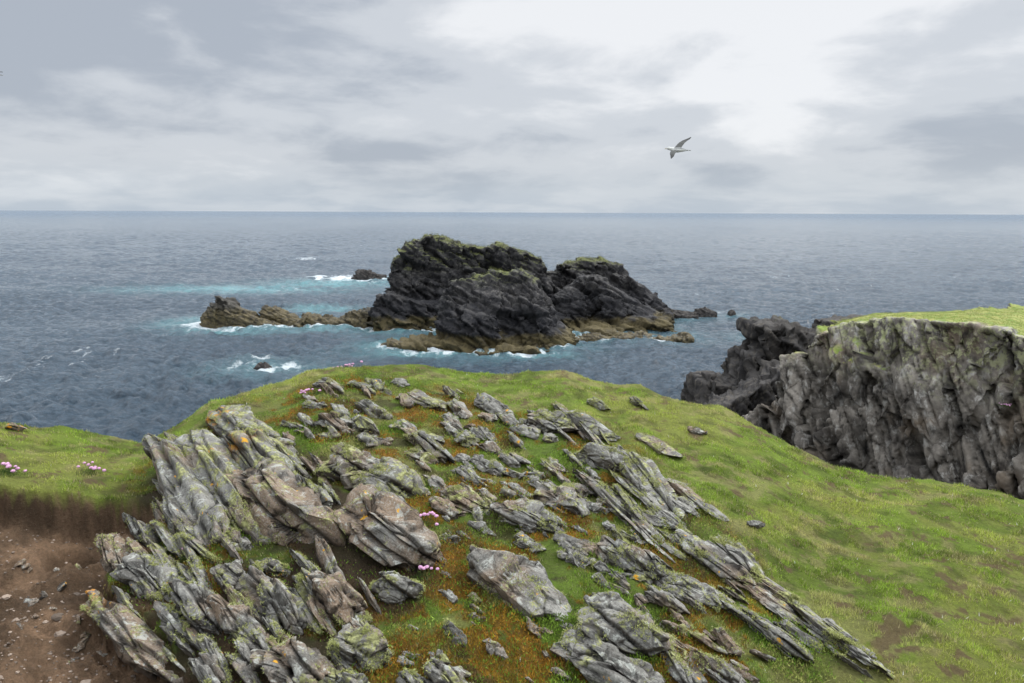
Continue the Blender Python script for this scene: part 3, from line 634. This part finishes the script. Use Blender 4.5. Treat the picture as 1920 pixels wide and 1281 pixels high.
mass('skerry',[([(1367,583),(1372,581),(1378,583)],121,.7,1.5,.6,.1)],'tiny black rock farthest right of the island','skerry',M_dk,.08,(.3,.8,.5),.08,31,fa=.04)
mass('skerry',[([(1408,624),(1414,618),(1426,618),(1430,625)],99,.8,2,.6,.1)],'tiny rock in the sea left of the right hand cliff','skerry',M_dk,.08,(.3,.8,.5),.1,32,fa=.04)
WLs=np.concatenate(WL); print('stack',time.time()-T0,len(WLs))
# ---------------------------------------------------------------- cliffs on the right
lip=[(1516,670,19.4),(1538,626,19.2),(1580,608,18.8),(1640,600,18.),(1700,597,17.3),(1760,600,16.7),(1820,606,16.),(1870,616,15.5),(1920,632,15.),(2050,660,13.8),(2300,690,12.)]
bk=[(1575,603),(1580,602),(1590,600),(1640,590),(1700,587),(1760,584),(1820,581),(1870,579),(1920,577),(2050,575),(2300,572)]
fn=G([-.74,-.67,0])
bm=bmesh.new(); LP=[PY(*q) for q in lip]; BP=[PY(u,v,25.+(i>6)*1.) for i,(u,v) in enumerate(bk)]
for i in range(len(lip)-1):
    P=[]
    for q,b in ((LP[i],BP[i]),(LP[i+1],BP[i+1])):
        P+=[q,b,q+fn*.7+G([0,0,-4]),q+fn*2.0+G([0,0,-q[2]-1]),G([b[0],b[1],-1])]
    hull(bm,P)
R=np.random.default_rng(77)
for k in range(150):
    s=R.uniform(0,9.4); i=int(s); f=s-i; q=LP[i]*(1-f)+LP[i+1]*f; al=LP[i+1]-LP[i]; al[2]=0; al/=np.linalg.norm(al)
    rim=(k%3==0)
    top=R.uniform(-.06,.15) if rim else R.uniform(.2,3.8); w=R.uniform(.10,.32)*(1.2 if rim else 1); pr=R.uniform(.0,.22)+max(top,0)*.15; hh=R.uniform(2.0,6.0)
    slope=R.normal(-.42,.05); back=R.uniform(.2,.6) if rim else 1.; tw_=R.uniform(-.25,.25)
    P=[]
    for zz,ex,wf in ((-top,.0,.8),(-top-hh*.55,pr+hh*.10,1),(-top-hh,pr+hh*.09,.7)):
        c0=q+G([0,0,zz])+al*slope*(-(zz+top))
        for sd in (-1,1):
            P+=[c0+al*sd*w*wf+fn*(ex+sd*tw_*w*2),c0+al*sd*w*wf-fn*back]
    hull(bm,P)
V,Fc=remesh(bm,.05)
V,cav_shade=crag(V,Fc,(.62,-.55,.36),(.50,2.6,1.0),.26,61,up=(-.34,.25,1),fineamp=.004,lv=((2.0,.9),(.8,.8),(.34,.30)),flat_top=.85,warp=.05,groove=.45)
dm=np.full(len(V),99.)
for a,b in zip(LP[:-1],LP[1:]):
    e=(b-a)[:2]; tt=np.clip(((V[:,:2]-a[:2])@e)/(e@e),0,1); dm=np.minimum(dm,np.hypot(V[:,0]-a[0]-tt*e[0],V[:,1]-a[1]-tt*e[1]))
inside=((V[:,:2]-LP[3][:2])@(-fn[:2])>-.4); turf=sstep(.0,.4,dm+.4*fbm3(V*1.3,4,98))*inside*(V[:,2]>14)
cl=mesh_obj('cliff',V,Fc,M_cl,origin=(12,17,0),attrs={'cav_shade':cav_shade*(1-turf),'turf':turf}); tag(cl,'tall fractured grey cliff with turf on top at the right edge','cliff')
tufts(cl,V,Fc,lambda v,n:(n[:,2]>.6)&(turf>.5),60000,.02,.014,[(.14,.21,.03),(.38,.36,.13)],'turf_cap',origin=(12,17,0))
tufts(cl,V,Fc,lambda v,n:(n[:,2]>.25)&(v[:,2]>13.6)&(fbm3(v*2.2,3,29)>.25),9000,.03,.016,[(.28,.29,.14),(.42,.43,.23)],'lichen',origin=(12,17,0))
o,V2,F2=mass('cliff',[([(1302,756),(1322,708),(1380,712),(1394,662),(1412,655),(1426,612),(1470,609),(1510,614),(1548,626),(1566,604),(1620,600)],27,2.2,7,2.0,.35),([(1330,765),(1400,725),(1460,690),(1500,700),(1570,690)],24.5,1.5,5,1.6,.4)],'dark jagged crag behind and left of the grey cliff','cliff',M_dk,.07,(.55,2.6,1.1),.34,63,n=(.62,-.45,.45),up=(-.45,.1,1),fa=.004,ft=.6,lv=((2.0,.9),(.8,.8),(.34,.3)),warp=.06)
NV=normals(V,Fc)
def cthrift(u,v,lab,n,sp):
    d=ray(u,v); d/=np.linalg.norm(d); W=V-G([0,0,H]); tt=W@d; dist=np.linalg.norm(W-tt[:,None]*d,axis=1); m=np.where(dist<.12)[0]
    if len(m)==0: return
    k=m[np.argmin(tt[m])]; thrift(u,v,n,sp,lab,P=V[k]+NV[k]*.05+G([0,0,.03]),size=.015,stem=.04)
cthrift(1880,765,'pale thrift clump on a ledge of the grey cliff face',12,.09)
print('cliff',time.time()-T0)
# ---------------------------------------------------------------- sea
nr,nc=1800,1300
rr=36*np.exp(np.linspace(0,1,nr)*math.log(45000/36.)*np.linspace(.5,1,nr)); aa=np.radians(np.linspace(-56,56,nc))
X=(rr[:,None]*np.sin(aa)[None]); Y=(rr[:,None]*np.cos(aa)[None]); dr=np.gradient(rr)[:,None]
Z=np.zeros_like(X)
R=np.random.default_rng(3)
for k in range(70):
    lam=.6*(12/.6)**(k/69.); th=math.radians(235)+R.normal()*.65; amp=lam*.0160*R.uniform(.6,1.3)*(1 if lam<4 else .4)
    att=np.clip(1.5-3.0*np.maximum(dr,rr[:,None]*.0015)/lam,0,1)
    ph=2*np.pi/lam*(X*math.cos(th)+Y*math.sin(th))+R.uniform(0,6.28)
    sn_=np.sin(ph); Z+=att*amp*(sn_+.35*np.cos(2*ph))
Xf,Yf,Zf=X.ravel(),Y.ravel(),Z.ravel()
nearm=Yf<420
mod=np.ones(len(Xf)); mod[nearm]=.8+.8*fbm2(Xf[nearm]*.06,Yf[nearm]*.06,3,707); Zf=Zf*mod
def ell(lst,k=1.):
    m=np.zeros(len(Xf))
    for u,v,du,dv,s in lst:
        c0=PZ(u,v,0); c1=PZ(u,v+dv,0); ax=k*abs(PZ(u+du,v,0)[0]-c0[0]); ay=k*abs(c1[1]-c0[1])
        sel=(abs(Xf-c0[0])<ax*3)&(abs(Yf-c0[1])<ay*3)
        m[sel]=np.maximum(m[sel],s*np.exp(-((Xf[sel]-c0[0])/ax)**2-((Yf[sel]-c0[1])/ay)**2))
    return m
near=Yf<320
foam=ell([(385,608,34,8,1),(440,614,70,5,1),(530,610,70,5,1),(620,606,70,4,.9),(640,521,50,5,1.1),(700,524,28,4,1.1),(600,521,30,4,.9),(500,690,60,9,1.0),(455,684,28,7,.9),(490,673,14,5,1),(540,684,30,6,.8),
 (870,662,90,5,1.),(800,655,50,5,.9),(960,664,60,4,.9),(1015,660,34,4,.9),(1200,600,45,3,.9),(1230,636,70,3,.8),(735,612,60,4,.9),(1260,590,40,3,.6),(720,652,30,4,.8),(575,485,25,3,.7),(1340,586,30,2,.5),(1090,636,50,3,.8)],1.3)
aqua=ell([(450,542,170,7,.85),(620,531,100,8,1),(350,604,50,10,.7),(560,612,110,8,.95),(850,662,130,8,1),(1000,664,70,7,1),(500,690,80,11,.75),(600,580,60,6,.9),(735,608,70,7,1),(430,618,80,8,.8),(300,545,100,4,.5)],1.15)
gx0,gx1,gy0,gy1,gs=-60,50,70,200,.4
gx=np.arange(gx0,gx1,gs); gy=np.arange(gy0,gy1,gs); DG=np.full((len(gx),len(gy)),99.)
sel=WLs[(WLs[:,0]>gx0)&(WLs[:,0]<gx1)&(WLs[:,1]>gy0)&(WLs[:,1]<gy1)]; kmax=15
ii=((sel-G([gx0,gy0]))/gs).astype(int); ii=np.unique(ii,axis=0)
for i,j in ii:
    a0,a1=max(0,i-kmax),min(len(gx),i+kmax+1); b0,b1=max(0,j-kmax),min(len(gy),j+kmax+1)
    d=np.hypot((np.arange(a0,a1)-i)[:,None],(np.arange(b0,b1)-j)[None])*gs
    DG[a0:a1,b0:b1]=np.minimum(DG[a0:a1,b0:b1],d)
ix=((Xf-gx0)/gs).astype(int); iy=((Yf-gy0)/gs).astype(int); okm=(ix>=0)&(ix<len(gx))&(iy>=0)&(iy<len(gy))
dist=np.full(len(Xf),99.); dist[okm]=DG[ix[okm],iy[okm]]
expo=.35+.65*sstep(20,-12,Xf)
foam=np.maximum(foam,np.exp(-dist/.9)*.95*expo); aqua=np.maximum(aqua,np.exp(-dist/3.)*.8*expo)
nz=np.zeros(len(Xf)); nz[near]=fbm2(Xf[near]*.6,Yf[near]*.35,5,500,.65)
wc=np.zeros(len(Xf)); ms=Yf<1500; wc[ms]=sstep(.36,.50,fbm2(Xf[ms]*.11,Yf[ms]*.07,3,600))*sstep(.15,.5,fbm2(Xf[ms]*.9,Yf[ms]*.4,4,610))*.5
foam=np.clip(foam*(.85+nz*1.3),0,1); foam=np.maximum(foam,wc); aqua=np.clip(aqua*(.85+nz*.9),0,1)
t=NT('sea'); p=t.pos()
rip=t.ramp(t.noise(t.scale(p,(1,2.4,1)),.6,10,.80,.3),.39,.61)
base=t.mix(t.ramp(t.noise(t.scale(p,(1,1.8,1)),.02,4),.35,.65),(.050,.084,.118),(.075,.115,.152))
base=t.mix(rip,t.mix(.65,base,(.012,.027,.043)),base)
cw=t.mix(t.math('MULTIPLY',t.attr('aqua'),.85),base,(.17,.41,.43))
fz=t.noise(t.scale(p,(1,.7,1)),1.9,8,.78,.5)
fm=t.math('MULTIPLY',t.ramp(t.math('ADD',t.attr('foam'),t.math('MULTIPLY',t.math('SUBTRACT',fz,.5),1.9)),.30,.95),t.ramp(t.attr('foam'),.05,.3))
cw=t.mix(t.math('MULTIPLY',fm,.92),cw,(.76,.81,.83))
b=t.bump(t.noise(t.scale(p,(1,1.5,1)),.5,3,.6),.45,.6); b=t.bump(t.noise(t.scale(p,(1,1.4,1)),2.2,8,.78),1.,.55,b)
ln=t.n.new('ShaderNodeVectorMath'); ln.operation='LENGTH'; t.l.new(p,ln.inputs[0])
t.fin(cw,t.math('MAXIMUM',t.math('MULTIPLY',fm,.9),.05),b,t.math('MULTIPLY',t.ramp(ln.outputs['Value'],200,5000,.85,.4),t.ramp(rip,0,1,.6,1.3))); t.b.inputs['IOR'].default_value=1.34
df=t.n.new('ShaderNodeBsdfDiffuse'); t.set(df.inputs[0],t.mix(rip,(.095,.128,.168),(.185,.23,.28))); mx=t.n.new('ShaderNodeMixShader'); t.l.new(t.ramp(ln.outputs['Value'],60,4000,.03,.62),mx.inputs[0])  # weaker reflection off distant wave faces put into a diffuse colour
t.l.new(t.b.outputs[0],mx.inputs[1]); t.l.new(df.outputs[0],mx.inputs[2]); t.l.new(mx.outputs[0],t.out.inputs[0])
sea=mesh_obj('sea',np.stack([Xf,Yf,Zf],1),grid_faces(nr,nc)[:,::-1],t.m,attrs={'foam':foam,'aqua':aqua}); tag(sea,'grey blue choppy open sea with surf around the rocks','sea',kind='structure')
print('sea',time.time()-T0)
# ---------------------------------------------------------------- birds
t=NT('feathers'); M_f=t.fin(t.attr('Col',True),.8)
t=NT('bill'); M_bill=t.fin((.35,.28,.12),.5)
M_eye=NT('eye').fin((.01,.01,.01),.3)
def loft(bm,secs):
    for A,B in zip(secs[:-1],secs[1:]): hull(bm,list(A)+list(B))
def bird(P,hd,tipF,tipN,label,mir=False):
    hd=G(hd);hd=hd/np.linalg.norm(hd); up=G([0,0,1.]); sd=np.cross(up,hd); sd/=np.linalg.norm(sd); up=np.cross(hd,sd)
    bm=bmesh.new()
    prof=[(-.24,.006,.006,.0),(-.17,.03,.018,.0),(-.10,.045,.038,0),(0,.055,.056,-.004),(.08,.055,.055,-.004),(.13,.04,.042,.004),(.16,.033,.035,.012),(.195,.031,.032,.016),(.225,.02,.02,.014),(.24,.008,.008,.01)]
    secs=[]
    for x,ry,rz,zc in prof:
        secs.append([hd*x+sd*ry*math.cos(a)+up*(rz*math.sin(a)+zc) for a in np.linspace(0,2*np.pi,14,endpoint=False)])
    loft(bm,secs)
    hull(bm,[hd*-.15+sd*s*.025+up*z for s in (-1,1) for z in (-.008,.008)]+[hd*-.27+sd*s*.05+up*z for s in (-1,1) for z in (-.005,.005)])
    for tip,sg in ((G(tipF),1),(G(tipN),-1)):
        wr=tip*.42+hd*.07+up*.03
        pts=[(sd*0+hd*.05,.15),(tip*.2+hd*.075+up*.015,.145),(wr,.13),(tip*.62+hd*.055+up*.025,.11),(tip*.82+hd*.02+up*.012,.075),(tip,.02)]
        secs=[]
        for c0,ch in pts:
            secs.append([c0+hd*(ch*(.5*math.cos(a)-.25))+up*(max(ch*.06,.007)*math.sin(a)) for a in np.linspace(0,2*np.pi,10,endpoint=False)])
        loft(bm,secs)
    V,Fc=remesh(bm,.0055); Nn=normals(V,Fc)
    lat=np.linalg.norm(V-(V@hd)[:,None]*hd,axis=1); w=sstep(.05,.09,lat); tp=sstep(.25,.45,lat); x=V@hd
    c=np.tile(G([.62,.62,.58]),(len(V),1)); c=c+(w*.97)[:,None]*(G([.05,.052,.048])-c); c=c+(tp*.8)[:,None]*(G([.02,.02,.02])-c)
    bkm=(Nn@up>.4)&(x<.08)&(lat<.09); c[bkm]=G([.18,.185,.18])
    o=mesh_obj('seabird',V+P,Fc,M_f,origin=P,attrs={'Col':c}); tag(o,label,'bird')
    a=np.linspace(0,2*np.pi,8,endpoint=False)
    bl=np.concatenate([[P+hd*.235+up*.010+sd*.009*math.cos(q)+up*.009*math.sin(q) for q in a],[P+hd*.262+up*.008+sd*.007*math.cos(q)+up*.007*math.sin(q) for q in a],[P+hd*.275+up*-.002+sd*.002*math.cos(q)+up*.002*math.sin(q) for q in a]])
    Fq=np.array([[r_*8+i,r_*8+(i+1)%8,(r_+1)*8+(i+1)%8,(r_+1)*8+i] for r_ in (0,1) for i in range(8)])
    mesh_obj('bill',bl,Fq,M_bill,origin=P,parent=o)
    for s in (-1,1):
        vv,ff=ICO[2]; e=P+hd*.205+sd*s*.027+up*.02; mesh_obj('eye',vv*.006+e,ff,M_eye,origin=P,parent=o)
    return o
bird(PY(1271,281,15),(-.46,.12,.035),(.36,.40,.30),(-.23,-.40,-.21),'grey and white seabird gliding left above the sea')
bird(PY(-17,140,15),(-.46,.10,.03),(-.05,.42,.13),(-.1,-.42,-.1),'seabird mostly cut off by the left picture edge')
# ---------------------------------------------------------------- world
w=bpy.data.worlds.new('World'); bpy.context.scene.world=w; w.use_nodes=True; nt=w.node_tree; n=nt.nodes; l=nt.links
class WT(NT):
    def __init__(s): s.t=nt;s.n=n;s.l=l
t=WT()
SUN_E=math.radians(52); SUN_A=math.radians(50)
sky=n.new('ShaderNodeTexSky'); sky.sky_type='NISHITA'; sky.sun_disc=False; sky.sun_elevation=SUN_E; sky.sun_rotation=SUN_A
tc=n.new('ShaderNodeTexCoord').outputs['Generated']; sp=t.sep(tc); z=sp[2]
def blob(u,v,wd,hh=1.0):
    d=ray(u,v); d/=np.linalg.norm(d)
    sb=n.new('ShaderNodeVectorMath'); sb.operation='SUBTRACT'; l.new(tc,sb.inputs[0]); sb.inputs[1].default_value=tuple(d)
    s2=t.scale(sb.outputs[0],(1,1,hh)); ln=n.new('ShaderNodeVectorMath'); ln.operation='LENGTH'; l.new(s2,ln.inputs[0])
    return t.ramp(ln.outputs['Value'],wd,0.)
zc=t.math('ADD',t.math('MAXIMUM',z,0.),.20)
cb=n.new('ShaderNodeCombineXYZ'); l.new(t.math('DIVIDE',sp[0],zc),cb.inputs[0]); l.new(t.math('DIVIDE',sp[1],zc),cb.inputs[1]); cv=cb.outputs[0]
n1=t.noise(t.scale(tc,(1,1,2.8)),2.4,8,.5,.35); n2=t.noise(cv,1.3,8,.55,.3); n3=t.noise(t.scale(tc,(1,1,3.0)),6,8,.55,.3)
sm=t.math('ADD',t.math('ADD',t.math('MULTIPLY',n1,.50),t.math('MULTIPLY',n2,.24)),t.math('MULTIPLY',n3,.26))
sm=t.math('ADD',sm,t.math('MULTIPLY',blob(1450,40,.60,1.5),.13)); sm=t.math('ADD',sm,t.math('MULTIPLY',blob(90,310,.32,4.),.10))
sm=t.math('SUBTRACT',sm,t.math('MULTIPLY',blob(330,50,.55,1.6),.10)); sm=t.math('SUBTRACT',sm,t.math('MULTIPLY',blob(1750,310,.5,4.5),.12))
cd=t.mix(t.ramp(sm,.40,.50),(4.4,4.85,5.55),(6.4,6.75,7.25)); cd=t.mix(t.ramp(sm,.51,.62),cd,(8.9,9.05,9.3))
hz=t.ramp(z,.08,.0,0,.85); cd=t.mix(hz,cd,t.mix(t.ramp(n2,.4,.6),(5.0,5.75,6.6),(6.1,6.7,7.35)))
zen=t.ramp(z,.30,.75,1.,3.8); zen=t.math('MULTIPLY',zen,t.math('ADD',1.,t.math('MULTIPLY',t.math('MULTIPLY',sp[0],.6),t.ramp(z,.25,.6))))
vm=n.new('ShaderNodeVectorMath'); vm.operation='SCALE'; l.new(cd,vm.inputs[0]); l.new(zen,vm.inputs[3])
fin=t.mix(.94,sky.outputs[0],vm.outputs[0]); bg=n['Background']; l.new(fin,bg.inputs[0]); bg.inputs[1].default_value=.10
sd=bpy.data.lights.new('sun','SUN'); sd.energy=1.5; sd.angle=math.radians(12); sd.color=(1,.94,.84); so=bpy.data.objects.new('sun',sd); C.objects.link(so)
dv=Vector((math.sin(SUN_A)*math.cos(SUN_E),math.cos(SUN_A)*math.cos(SUN_E),math.sin(SUN_E))); so.rotation_euler=dv.to_track_quat('Z','Y').to_euler(); so.location=(20,10,60)
vs=bpy.context.scene.view_settings; vs.view_transform='Standard'; vs.look='None'; vs.exposure=0
print('done',time.time()-T0)
